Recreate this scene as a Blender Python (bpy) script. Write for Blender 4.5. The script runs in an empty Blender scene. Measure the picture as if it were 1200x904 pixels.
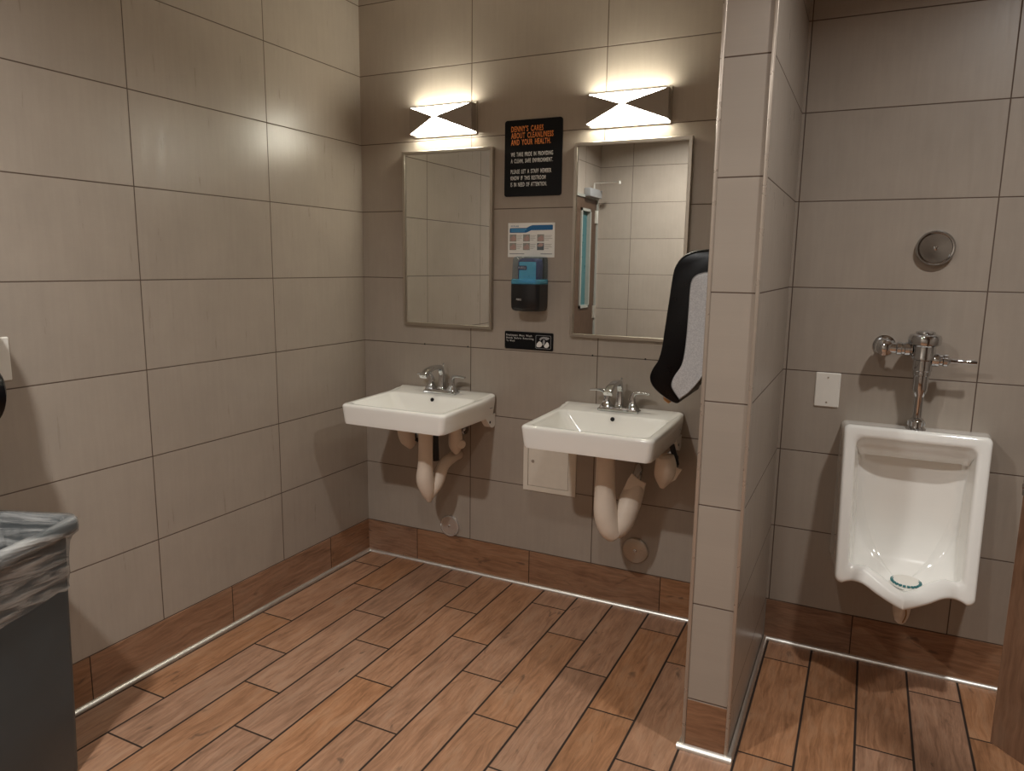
import bpy, bmesh, math, random
from math import sin, cos, pi, radians
from mathutils import Vector, Matrix
random.seed(7)
SC = bpy.context.scene
COL = SC.collection

# ---------------------------------------------------------------- helpers
def srgb(r, g, b):
    def f(c):
        c /= 255.0
        return c / 12.92 if c <= 0.04045 else ((c + 0.055) / 1.055) ** 2.4
    return (f(r), f(g), f(b), 1.0)

def link(o, parent=None):
    COL.objects.link(o)
    if parent is not None:
        o.parent = parent
    return o

def tag(o, label, cat=None, group=None):
    if label: o['label'] = label
    if cat: o['category'] = cat
    if group: o['group'] = group
    return o

def thing(name, label, cat, loc=(0, 0, 0), rz=0.0, group=None):
    o = bpy.data.objects.new(name, None)
    o.empty_display_size = 0.05
    o.location = loc
    o.rotation_euler = (0, 0, rz)
    link(o)
    return tag(o, label, cat, group)

def obj(name, bm, mat, parent=None, smooth=True, angle=40, off=(0, 0, 0)):
    """link a bmesh as ONE mesh object"""
    bmesh.ops.recalc_face_normals(bm, faces=bm.faces[:])
    me = bpy.data.meshes.new(name)
    bm.to_mesh(me); bm.free()
    mats = mat if isinstance(mat, (list, tuple)) else [mat]
    for m in mats: me.materials.append(m)
    if smooth:
        for p in me.polygons: p.use_smooth = True
        me.set_sharp_from_angle(angle=radians(angle))
    o = bpy.data.objects.new(name, me)
    o.location = off
    return link(o, parent)

def struct(name, bm, mat, parent=None, **k):
    o = obj(name, bm, mat, parent, **k)
    if parent is None: o['kind'] = 'structure'
    return o

def new(): return bmesh.new()

def box(bm, a, b, bev=0.0, seg=2, mi=0):
    x0, y0, z0 = [min(p, q) for p, q in zip(a, b)]
    x1, y1, z1 = [max(p, q) for p, q in zip(a, b)]
    v = [bm.verts.new(c) for c in ((x0,y0,z0),(x1,y0,z0),(x1,y1,z0),(x0,y1,z0),(x0,y0,z1),(x1,y0,z1),(x1,y1,z1),(x0,y1,z1))]
    fs = [bm.faces.new([v[i] for i in f]) for f in ((0,3,2,1),(4,5,6,7),(0,1,5,4),(1,2,6,5),(2,3,7,6),(3,0,4,7))]
    for f in fs: f.material_index = mi
    if bev > 0:
        es = list({e for f in fs for e in f.edges})
        r = bmesh.ops.bevel(bm, geom=es, offset=bev, segments=seg, profile=0.5, affect='EDGES')
        for f in r['faces']: f.material_index = mi
    return v

def loft(bm, rings, cap0=True, cap1=True, closed=True, mi=0):
    R = [[bm.verts.new(p) for p in r] for r in rings]
    n = len(rings[0])
    for a, b in zip(R[:-1], R[1:]):
        for i in range(n if closed else n - 1):
            j = (i + 1) % n
            try:
                f = bm.faces.new((a[i], a[j], b[j], b[i])); f.material_index = mi
            except ValueError: pass
    if closed and cap0:
        f = bm.faces.new(R[0][::-1]); f.material_index = mi
    if closed and cap1:
        f = bm.faces.new(R[-1]); f.material_index = mi
    return R

def basis(d):
    d = Vector(d).normalized()
    a = Vector((0, 0, 1)) if abs(d.z) < 0.9 else Vector((1, 0, 0))
    u = d.cross(a).normalized()
    return u, d.cross(u).normalized(), d

def tube(bm, pts, rad, seg=16, mi=0, flat=None):
    """tube through points with radius or list of radii"""
    pts = [Vector(p) for p in pts]
    n = len(pts)
    rad = rad if isinstance(rad, (list, tuple)) else [rad] * n
    u, w, _ = basis(pts[1] - pts[0])
    rings = []
    for i, p in enumerate(pts):
        if i == 0: t = pts[1] - pts[0]
        elif i == n - 1: t = pts[-1] - pts[-2]
        else: t = (pts[i+1] - p).normalized() + (p - pts[i-1]).normalized()
        t.normalize()
        u = (u - t * u.dot(t)).normalized(); w = t.cross(u)
        fx = flat if flat else 1.0
        rings.append([p + (u * cos(2*pi*k/seg) + w * sin(2*pi*k/seg) * fx) * rad[i] for k in range(seg)])
    loft(bm, rings, mi=mi)

def lathe(bm, prof, origin=(0,0,0), axis=(0,0,1), seg=32, mi=0):
    """prof: list of (radius, height along axis)"""
    u, w, d = basis(axis); o = Vector(origin)
    rings = [[o + d * h + (u * cos(2*pi*k/seg) + w * sin(2*pi*k/seg)) * max(r, 1e-4) for k in range(seg)] for r, h in prof]
    loft(bm, rings, mi=mi)

def rrect(cx, cy, hx, hy, r, n=6):
    """rounded rectangle outline, counter-clockwise 2-D"""
    r = max(min(r, hx - 1e-4, hy - 1e-4), 1e-4)
    out = []
    for qx, qy, a0 in ((1, 1, 0), (-1, 1, 90), (-1, -1, 180), (1, -1, 270)):
        for k in range(n + 1):
            a = radians(a0 + 90 * k / n)
            out.append((cx + qx * (hx - r) + r * cos(a), cy + qy * (hy - r) + r * sin(a)))
    return out

def prism(bm, poly, f0, f1, mi=0):
    """poly 2-D points; f0/f1 map (a,b)->3-D at each end"""
    loft(bm, [[f0(a, b) for a, b in poly], [f1(a, b) for a, b in poly]], mi=mi)

def plate(bm, x0, x1, z0, z1, y0, y1, r=0.006, mi=0, n=5):
    """rounded plate parallel to the sink wall"""
    p = rrect((x0+x1)/2, (z0+z1)/2, (x1-x0)/2, (z1-z0)/2, r, n)
    prism(bm, p, lambda a, b: (a, y0, b), lambda a, b: (a, y1, b), mi)

def fillet(pts, r, n=5):
    """round corners of open 3-D polyline"""
    pts = [Vector(p) for p in pts]; out = [pts[0]]
    for i in range(1, len(pts) - 1):
        a, b, c = pts[i-1], pts[i], pts[i+1]
        d1 = (a - b); d2 = (c - b); rr = min(r, d1.length * .49, d2.length * .49)
        p, q = b + d1.normalized() * rr, b + d2.normalized() * rr
        for k in range(n + 1):
            t = k / n
            out.append(p * (1-t)**2 + b * 2*t*(1-t) + q * t*t)
    out.append(pts[-1]); return out

def catmull(P, n=8, closed=False):
    out = []; m = len(P)
    for i in range(m if closed else m - 1):
        p0 = P[(i-1) % m] if closed or i > 0 else P[0]
        p1 = P[i]; p2 = P[(i+1) % m]
        p3 = P[(i+2) % m] if closed or i + 2 < m else P[-1]
        for k in range(n):
            t = k / n
            out.append(tuple(0.5*((2*b)+(-a+c)*t+(2*a-5*b+4*c-d)*t*t+(-a+3*b-3*c+d)*t**3) for a,b,c,d in zip(p0,p1,p2,p3)))
    if not closed: out.append(tuple(P[-1]))
    return out

# ---------------------------------------------------------------- node materials
class N:
    def __init__(s, name):
        s.m = bpy.data.materials.new(name); s.m.use_nodes = True
        s.t = s.m.node_tree; s.t.nodes.clear()
        s.out = s.t.nodes.new('ShaderNodeOutputMaterial')
        s.b = s.t.nodes.new('ShaderNodeBsdfPrincipled')
        s.t.links.new(s.b.outputs[0], s.out.inputs[0])
    def nd(s, typ, ins=None, **at):
        n = s.t.nodes.new('ShaderNode' + typ)
        for k, v in at.items(): setattr(n, k, v)
        for k, v in (ins or {}).items(): s.set(n.inputs[k], v)
        return n
    def set(s, sock, v):
        if isinstance(v, bpy.types.NodeSocket): s.t.links.new(v, sock)
        else: sock.default_value = v
    def M(s, op, a, b=0.0, c=0.0, clamp=False):
        n = s.t.nodes.new('ShaderNodeMath'); n.operation = op; n.use_clamp = clamp
        s.set(n.inputs[0], a); s.set(n.inputs[1], b); s.set(n.inputs[2], c)
        return n.outputs[0]
    def pos(s):
        c = s.nd('TexCoord'); x = s.nd('SeparateXYZ', {0: c.outputs['Object']})
        return c.outputs['Object'], x.outputs[0], x.outputs[1], x.outputs[2]
    def vec(s, x, y, z):
        return s.nd('CombineXYZ', {0: x, 1: y, 2: z}).outputs[0]
    def noise(s, v, scale=5, detail=4, rough=0.5, dist=0.0):
        return s.nd('TexNoise', {'Vector': v, 'Scale': scale, 'Detail': detail, 'Roughness': rough, 'Distortion': dist}).outputs[0]
    def ramp(s, f, stops):
        n = s.nd('ValToRGB', {0: f}); r = n.color_ramp
        while len(r.elements) < len(stops): r.elements.new(0.5)
        for e, (p, c) in zip(r.elements, stops): e.position = p; e.color = c
        return n.outputs[0]
    def mix(s, f, a, b, mode='MIX'):
        n = s.nd('Mix', data_type='RGBA', blend_type=mode)
        s.set(n.inputs[0], f); s.set(n.inputs[6], a); s.set(n.inputs[7], b)
        return n.outputs[2]
    def map(s, v, a, b, c=0.0, d=1.0):
        return s.nd('MapRange', {0: v, 1: a, 2: b, 3: c, 4: d}).outputs[0]
    def P(s, **k):
        names = dict(col='Base Color', rough='Roughness', metal='Metallic', spec='Specular IOR Level', trans='Transmission Weight',
                     ior='IOR', emit='Emission Color', es='Emission Strength', coat='Coat Weight', cr='Coat Roughness', alpha='Alpha', normal='Normal', sss='Subsurface Weight')
        for a, v in k.items(): s.set(s.b.inputs[names[a]], v)
        return s.m
    def bump(s, h, strength=0.2, dist=0.002, normal=None):
        n = s.nd('Bump', {'Strength': strength, 'Distance': dist, 'Height': h})
        if normal is not None: s.set(n.inputs['Normal'], normal)
        return n.outputs[0]

def plain(name, rgb, rough=0.5, metal=0.0, spec=0.5, var=0.04, scale=30, coat=0.0, bump=0.0):
    n = N(name); o, x, y, z = n.pos()
    ns = n.noise(o, scale, 4)
    c = srgb(*rgb)
    dark = tuple(v * (1 - var * 2) for v in c[:3]) + (1,); lite = tuple(min(1, v * (1 + var * 2)) for v in c[:3]) + (1,)
    k = dict(col=n.mix(ns, dark, lite), rough=n.map(ns, 0.3, 0.7, max(0.01, rough - .04), rough + .04), metal=metal, spec=spec, coat=coat)
    if bump: k['normal'] = n.bump(ns, bump, 0.002)
    return n.P(**k)

def line_mask(n, c, off, pitch, w):
    """1 on grout lines of the given pitch along coordinate c"""
    f = n.M('FRACT', n.M('ADD', n.M('DIVIDE', n.M('SUBTRACT', c, off), pitch), 0.5))
    d = n.M('MULTIPLY', n.M('ABSOLUTE', n.M('SUBTRACT', f, 0.5)), pitch)
    return n.map(d, w * 0.35, w * 0.65, 1.0, 0.0), n.M('FLOOR', n.M('DIVIDE', n.M('SUBTRACT', c, off), pitch))

ROW0, ROWP, COLP = 0.1675, 0.305, 0.607

def wall_mat(name, axis, off, off2=None, split=None, base=(161, 150, 138), rough=0.34, gw=0.0036):
    n = N(name); o, x, y, z = n.pos()
    u = {'x': x, 'y': y}[axis]
    if split is not None:
        g = n.M('GREATER_THAN', u, split)
        offv = n.M('ADD', off, n.M('MULTIPLY', g, off2 - off))
    else: offv = off
    mz, iz = line_mask(n, z, ROW0, ROWP, gw)
    if off is None: mask, iu = mz, 0.0
    else:
        mu, iu = line_mask(n, u, offv, COLP, gw)
        mask = n.M('MAXIMUM', mz, mu)
    wn = n.nd('TexWhiteNoise', {'Vector': n.vec(iu, iz, 3.3)}, noise_dimensions='3D').outputs[0]
    streak = n.noise(n.vec(n.M('MULTIPLY', u, 60), n.M('MULTIPLY', z, 5), wn), 1.0, 5, 0.6)
    cloud = n.noise(n.vec(n.M('ADD', u, n.M('MULTIPLY', wn, 9)), n.M('MULTIPLY', z, 1.0), 0.4), 5, 5, 0.6)
    fine = n.noise(n.vec(n.M('MULTIPLY', u, 30), n.M('MULTIPLY', z, 260), 0.0), 1.0, 3, 0.6)
    v = n.M('ADD', n.M('MULTIPLY', n.M('SUBTRACT', streak, 0.5), 0.22), n.M('MULTIPLY', n.M('SUBTRACT', cloud, 0.5), 0.30))
    v = n.M('ADD', v, n.M('MULTIPLY', n.M('SUBTRACT', fine, 0.5), 0.08))
    v = n.M('ADD', v, n.M('MULTIPLY', n.M('SUBTRACT', wn, 0.5), 0.07))
    c = srgb(*base)
    a = tuple(k * 0.62 for k in c[:3]) + (1,); b = tuple(k * 1.38 for k in c[:3]) + (1,)
    body = n.mix(n.M('ADD', v, 0.5, clamp=True), a, b)
    col = n.mix(mask, body, srgb(84, 68, 57))
    edge = n.bump(n.M('SUBTRACT', 1.0, mask), 0.5, 0.002)
    nrm = n.bump(cloud, 0.12, 0.004, edge)
    return n.P(col=col, rough=n.M('ADD', n.map(streak, 0.3, 0.7, rough - 0.03, rough + 0.06), n.M('MULTIPLY', mask, 0.4)), spec=0.5, normal=nrm)

def wood(name, along, mode, tone=1.0, off=0.0, pitch=0.607, rough=0.42):
    """plank tile: mode 'floor' staggered in columns along y, or 'base' joints along one axis"""
    n = N(name); o, x, y, z = n.pos()
    if mode == 'floor':
        PW, PL = 0.161, 0.6065
        ml, ic = line_mask(n, x, 0.022, PW, 0.0074)
        md = n.M('MODULO', n.M('ADD', ic, 30), 3)
        yy = n.M('ADD', n.M('ADD', y, 0.152), n.M('MULTIPLY', md, 0.2045))
        mj, ir = line_mask(n, yy, 0.0, PL, 0.0062)
        mask = n.M('MAXIMUM', ml, mj); L = y; Wd = x
    elif mode == 'base':
        u = {'x': x, 'y': y}[along]
        mj, ir = line_mask(n, u, off, pitch, 0.0035)
        ic = 5.0; mask = mj; L = u; Wd = z
    else:
        ic, ir, mask = 2.0, 3.0, None
        L, Wd = z, n.M('ADD', x, y)
    wn = n.nd('TexWhiteNoise', {'Vector': n.vec(ic, ir, 1.7)}, noise_dimensions='3D')
    r1 = wn.outputs[0]; rv = n.nd('SeparateXYZ', {0: wn.outputs[1]})
    Ls = n.M('ADD', L, n.M('MULTIPLY', rv.outputs[0], 20)); Ws = n.M('ADD', Wd, n.M('MULTIPLY', rv.outputs[1], 20))
    warp = n.noise(n.vec(n.M('MULTIPLY', Ls, 5), n.M('MULTIPLY', Ws, 9), 0.0), 1.0, 3, 0.5)
    Wq = n.M('ADD', Ws, n.M('MULTIPLY', warp, 0.05))
    grain = n.noise(n.vec(n.M('MULTIPLY', Ls, 7), n.M('MULTIPLY', Wq, 95), r1), 1.0, 6, 0.62, 0.4)
    fine = n.noise(n.vec(n.M('MULTIPLY', Ls, 30), n.M('MULTIPLY', Wq, 420), r1), 1.0, 3, 0.6)
    patch = n.noise(n.vec(n.M('MULTIPLY', Ls, 6), n.M('MULTIPLY', Ws, 20), 2.0), 1.0, 4, 0.6, 0.6)
    knot = n.noise(n.vec(n.M('MULTIPLY', Ls, 7), n.M('MULTIPLY', Ws, 17), 7.0), 1.0, 3, 0.55, 1.2)
    g = n.M('ADD', n.M('MULTIPLY', grain, 0.6), n.M('MULTIPLY', patch, 0.4))
    g = n.M('ADD', n.M('MULTIPLY', n.M('SUBTRACT', g, 0.5), 1.9), 0.5, clamp=True)
    T = lambda r, gg, b: srgb(r * tone, gg * tone, b * tone)
    body = n.ramp(g, [(0.0, T(96, 66, 48)), (0.30, T(140, 102, 76)), (0.62, T(173, 129, 98)), (1.0, T(192, 149, 117))])
    body = n.mix(n.map(fine, 0.35, 0.65, 0.0, 0.22), body, T(118, 82, 58))
    grey = n.map(patch, 0.50, 0.72, 0.0, 0.42)
    body = n.mix(grey, body, T(150, 124, 102))
    kk = n.map(knot, 0.655, 0.74, 0.0, 0.7)
    body = n.mix(kk, body, T(88, 68, 55))
    hs = n.nd('HueSaturation', {'Saturation': n.map(rv.outputs[2], 0, 1, 0.9, 1.08), 'Value': n.map(r1, 0, 1, 0.90, 1.08), 'Color': body}).outputs[0]
    col = hs
    if mask is not None:
        col = n.mix(mask, hs, srgb(40, 28, 21))
        e = n.bump(n.M('SUBTRACT', 1.0, mask), 0.12, 0.001)
        nrm = n.bump(grain, 0.10, 0.002, e)
        ro = n.M('ADD', n.map(grain, 0.3, 0.7, rough - .05, rough + .08), n.M('MULTIPLY', mask, 0.5))
    else:
        nrm = n.bump(grain, 0.05, 0.002); ro = rough
    return n.P(col=col, rough=ro, spec=0.45, normal=nrm)

def metal(name, rgb, rough, brushed=None, bump=0.0):
    n = N(name); o, x, y, z = n.pos()
    c = srgb(*rgb)
    if brushed:
        sx, sy, sz = brushed
        ns = n.noise(n.vec(n.M('MULTIPLY', x, sx), n.M('MULTIPLY', y, sy), n.M('MULTIPLY', z, sz)), 1.0, 3)
    else: ns = n.noise(o, 9, 2)
    return n.P(col=n.mix(ns, tuple(v * .97 for v in c[:3]) + (1,), c), metal=1.0, rough=n.map(ns, 0.3, 0.7, rough * .93, rough * 1.07))

def porcelain(name, rgb):
    n = N(name); o, x, y, z = n.pos()
    ns = n.noise(o, 6, 3); c = srgb(*rgb)
    return n.P(col=n.mix(ns, tuple(v * .97 for v in c[:3]) + (1,), c), rough=0.09, spec=0.55, coat=0.4, cr=0.05)

MT = {}
MT['wall_back'] = wall_mat('greige porcelain wall tile', 'x', 0.593, 1.944, 1.87)
MT['wall_left'] = wall_mat('greige porcelain tile left', 'y', -0.596 - 0.004, rough=0.30)
MT['wall_front'] = wall_mat('greige porcelain tile front', 'x', 0.29)
MT['wall_part'] = wall_mat('greige porcelain tile partition', 'y', None, rough=0.30)
MT['floor'] = wood('wood look floor plank tile', 'y', 'floor')
MT['base_l'] = wood('wood look base tile left', 'y', 'base', 0.90, -0.298, 0.597)  # base tones: floor tile colour with weaker light on upright faces painted in
MT['base_b'] = wood('wood look base tile back', 'x', 'base', 0.90, 0.297, 0.607)
MT['base_a'] = wood('wood look base tile alcove', 'x', 'base', 0.86, 2.245, 0.607)
MT['base_p'] = wood('wood look base tile partition', 'x', 'base', 0.88, 1.0, 3.0)
MT['laminate'] = wood('brown stall laminate', 'z', 'panel', 0.72, rough=0.35)
MT['doorwood'] = wood('stained door wood', 'z', 'panel', 0.50, rough=0.4)
MT['alu'] = metal('aluminium edge trim', (240, 238, 232), 0.42)
MT['nickel'] = plain('satin edge trim', (176, 164, 151), 0.3, metal=.45, var=.01)
MT['chrome'] = metal('chrome', (206, 209, 212), 0.05)
MT['satin'] = plain('satin nickel panel', (158, 148, 138), 0.35, metal=.35, var=.01)
MT['cov'] = plain('polished cover plate', (205, 202, 198), 0.15, metal=.7, var=.01)
MT['chrome_refl'] = metal('chrome with painted dark reflection', (178, 178, 178), 0.08)  # same chrome, darkened to paint in the reflection of a dark room
MT['steel'] = metal('brushed stainless steel', (186, 178, 166), 0.33)
MT['steel_d'] = plain('dull nickel cover plate', (186, 174, 160), 0.32, metal=.5, var=.02)
MT['porc'] = porcelain('glazed white porcelain', (243, 241, 235))
MT['white'] = plain('white plastic', (228, 224, 215), 0.35, var=.02)
MT['panel_w'] = plain('white painted steel', (222, 214, 200), 0.4, var=.03)
MT['guard'] = plain('white pipe guard vinyl', (226, 212, 196), 0.45, var=.05, scale=12, bump=.3)
MT['foam'] = plain('yellowed foam lining', (168, 128, 82), 0.8, var=.1, scale=60)
MT['blackf'] = plain('black braided pipe', (22, 22, 24), 0.5)
MT['black'] = plain('glossy black plastic', (7, 7, 10), 0.3, spec=.22)
MT['blackm'] = plain('satin black plastic', (24, 24, 27), 0.32)
MT['sign'] = plain('black acrylic sign', (8, 9, 13), 0.35, spec=.25)
MT['orange'] = plain('orange lettering', (236, 140, 62), 0.5, var=.01)
MT['ltr'] = plain('white lettering', (226, 224, 220), 0.5, var=.01)
MT['ltrgrey'] = plain('grey lettering', (150, 150, 150), 0.5, var=.01)
MT['paper'] = plain('white poster card', (232, 231, 226), 0.35, var=.02)
MT['pblue'] = plain('blue print', (22, 98, 152), 0.35, var=.03)
MT['plblue'] = plain('light blue print', (92, 168, 214), 0.35, var=.03)
MT['pink'] = plain('skin tone print', (180, 150, 142), 0.4, var=.12, scale=160)
MT['pgrey'] = plain('grey print', (150, 150, 142), 0.4, var=.1, scale=160)
MT['pdark'] = plain('dark print', (96, 104, 108), 0.4, var=.2, scale=160)
MT['teal'] = plain('teal grille', (28, 108, 112), 0.4)
MT['pane'] = plain('dim teal pane', (62, 104, 108), 0.3)
MT['brown_towel'] = plain('brown paper towel', (190, 146, 98), 0.8, var=.06, bump=.2)
MT['tubgrey'] = plain('dark grey bin plastic', (58, 68, 73), 0.42, var=.07, scale=14, bump=.15)
MT['ceiling'] = plain('white ceiling paint', (214, 208, 198), 0.8, var=.02)
MT['dark'] = plain('dark recess', (10, 10, 10), 0.7)
MT['doorframe'] = plain('grey painted door frame', (150, 150, 142), 0.45)

def speckled():
    n = N('speckled translucent panel'); o, x, y, z = n.pos()
    ns = n.noise(o, 330, 2, 0.7)
    col = n.ramp(ns, [(0.0, srgb(150, 150, 152)), (0.42, srgb(178, 178, 180)), (0.6, srgb(196, 196, 196)), (1.0, srgb(216, 216, 214))])
    return n.P(col=col, rough=0.45, spec=0.4)
MT['speck'] = speckled()

def mirror_mat():
    n = N('silvered mirror glass'); o, x, y, z = n.pos()
    ns = n.noise(n.vec(x, y, n.M('MULTIPLY', z, .4)), 9, 4)
    return n.P(col=n.mix(ns, (0.80, 0.82, 0.79, 1), (0.86, 0.87, 0.85, 1)), metal=1.0, rough=0.008)
MT['mirror'] = mirror_mat()

def glass_tint(name, rgb, mixw, rough=0.06):
    """thin tinted see-through plastic"""
    n = N(name)
    tr = n.nd('BsdfTransparent', {0: srgb(*rgb)})
    n.P(col=srgb(*rgb), rough=rough, spec=0.5)
    mx = n.nd('MixShader', {0: mixw})
    n.t.links.new(tr.outputs[0], mx.inputs[1]); n.t.links.new(n.b.outputs[0], mx.inputs[2])
    n.t.links.new(mx.outputs[0], n.out.inputs[0])
    return n.m
MT['clear'] = glass_tint('smoky clear plastic', (214, 222, 226), 0.09)
MT['bluegl'] = glass_tint('blue translucent plastic', (130, 214, 244), 0.35)
MT['bluelab'] = plain('bright blue label', (84, 204, 250), 0.3, var=.10, scale=40)
MT['navy'] = plain('navy print', (22, 40, 104), 0.35, var=.02)

def bag_mat():
    n = N('wrinkled clear bin liner'); o, x, y, z = n.pos()
    w1 = n.noise(n.vec(n.M('MULTIPLY', x, 5), n.M('MULTIPLY', y, 5), n.M('MULTIPLY', n.M('ADD', z, n.M('MULTIPLY', y, .15)), 44)), 1.0, 4, 0.55, 0.7)
    nb = n.bump(w1, 0.8, 0.012)
    tr = n.nd('BsdfTransparent', {0: srgb(226, 228, 230)})
    n.P(col=srgb(206, 205, 202), rough=0.2, spec=0.8, normal=nb)
    mx = n.nd('MixShader', {0: n.map(w1, 0.42, 0.68, 0.12, 0.66)})
    n.t.links.new(tr.outputs[0], mx.inputs[1]); n.t.links.new(n.b.outputs[0], mx.inputs[2])
    n.t.links.new(mx.outputs[0], n.out.inputs[0])
    return n.m
MT['bag'] = bag_mat()

def emit(name, rgb, s):
    n = N(name); return n.P(col=(1, 1, 1, 1), emit=srgb(*rgb), es=s, rough=0.4)
MT['lamp'] = emit('lit sconce diffuser', (255, 251, 232), 37.0)
MT['bulb'] = emit('lit ceiling lamp lens', (255, 246, 232), 8.0)

# ---------------------------------------------------------------- room shell
XR, YF, ZC = 3.9, -3.4, 2.72
PX0, PX1, PY = 1.797, 1.9355, -0.82
b = new(); box(b, (-.1, YF-.1, -.08), (XR+.1, .1, 0)); struct('floor', b, MT['floor'], smooth=False)
b = new(); box(b, (-.1, YF-.1, ZC), (XR+.1, .1, ZC+.08)); struct('ceiling', b, MT['ceiling'], smooth=False)
b = new(); box(b, (0, 0, 0), (XR, .1, ZC)); struct('wall_back', b, MT['wall_back'], smooth=False)
b = new(); box(b, (XR, YF, 0), (XR+.1, 0, ZC)); struct('wall_right', b, MT['wall_left'], smooth=False)
b = new(); box(b, (0, YF-.1, 0), (XR, YF, ZC)); struct('wall_front', b, MT['wall_front'], smooth=False)
# left wall with a door opening near the far (front) corner
DY0, DY1, DZ = -3.335, -2.42, 2.04
b = new()
box(b, (-.1, DY1, 0), (0, 0, ZC)); box(b, (-.1, YF, 0), (0, DY0, ZC)); box(b, (-.1, DY0, DZ), (0, DY1, ZC))
struct('wall_left', b, MT['wall_left'], smooth=False)
b = new(); box(b, (PX0+.003, PY+.003, 0), (PX1-.003, 0, ZC)); struct('wall_partition', b, MT['wall_part'], smooth=False)

T = 0.0035
BH = 0.166
b = new(); box(b, (0, DY1+.06, 0), (T, 0, BH)); struct('baseboard_left', b, MT['base_l'], smooth=False)
b = new(); box(b, (T, -T, 0), (PX0, 0, BH)); struct('baseboard_back', b, MT['base_b'], smooth=False)
b = new(); box(b, (PX1+.001, -T, 0), (XR, 0, BH)); struct('baseboard_alcove', b, MT['base_a'], smooth=False)
b = new(); box(b, (PX0+.0115, PY, 0), (PX1-.0105, PY+.003, BH-.003)); struct('baseboard_partition', b, MT['base_p'], smooth=False)
b = new(); box(b, (T, YF, 0), (XR, YF+T, BH)); struct('baseboard_front', b, MT['base_b'], smooth=False)

# cove strips at the foot of the walls and metal edge strips of the partition
ntrim = [0]
def trim(bm, mat):
    ntrim[0] += 1
    return struct('trim_%d' % ntrim[0], bm, mat, angle=50)
def cove(p, q, nrm, r=0.0125):
    """quarter-round strip from p to q, nrm = direction away from the wall"""
    bm = new(); p, q, nv = Vector(p), Vector(q), Vector(nrm)
    prof = [(0, 0), (r, 0)] + [(r * cos(radians(a)), r * sin(radians(a))) for a in range(10, 90, 10)] + [(0, r)]
    loft(bm, [[p + nv * a + Vector((0, 0, c)) for a, c in prof], [q + nv * a + Vector((0, 0, c)) for a, c in prof]])
    trim(bm, MT['alu'])
cove((T, DY1+.06, .0005), (T, -T, .0005), (1, 0, 0), .014)
cove((T, -T, .0005), (PX0, -T, .0005), (0, -1, 0))
cove((PX1, -T, .0005), (XR, -T, .0005), (0, -1, 0))
cove((PX1, PY-.003, .0005), (PX1, -T, .0005), (1, 0, 0), .0145)
cove((PX0, PY-.003, .0005), (PX0, -T, .0005), (-1, 0, 0))
cove((PX0-.0125, PY, .0005), (PX1+.0125, PY, .0005), (0, -1, 0), .016)
def edge_strip(xa, xb):
    bm = new(); box(bm, (xa, PY-.002, 0), (xb, PY+.012, ZC), .0015, 2); trim(bm, MT['nickel'])
edge_strip(PX0, PX0+.0105); edge_strip(PX1-.0105, PX1)

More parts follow.
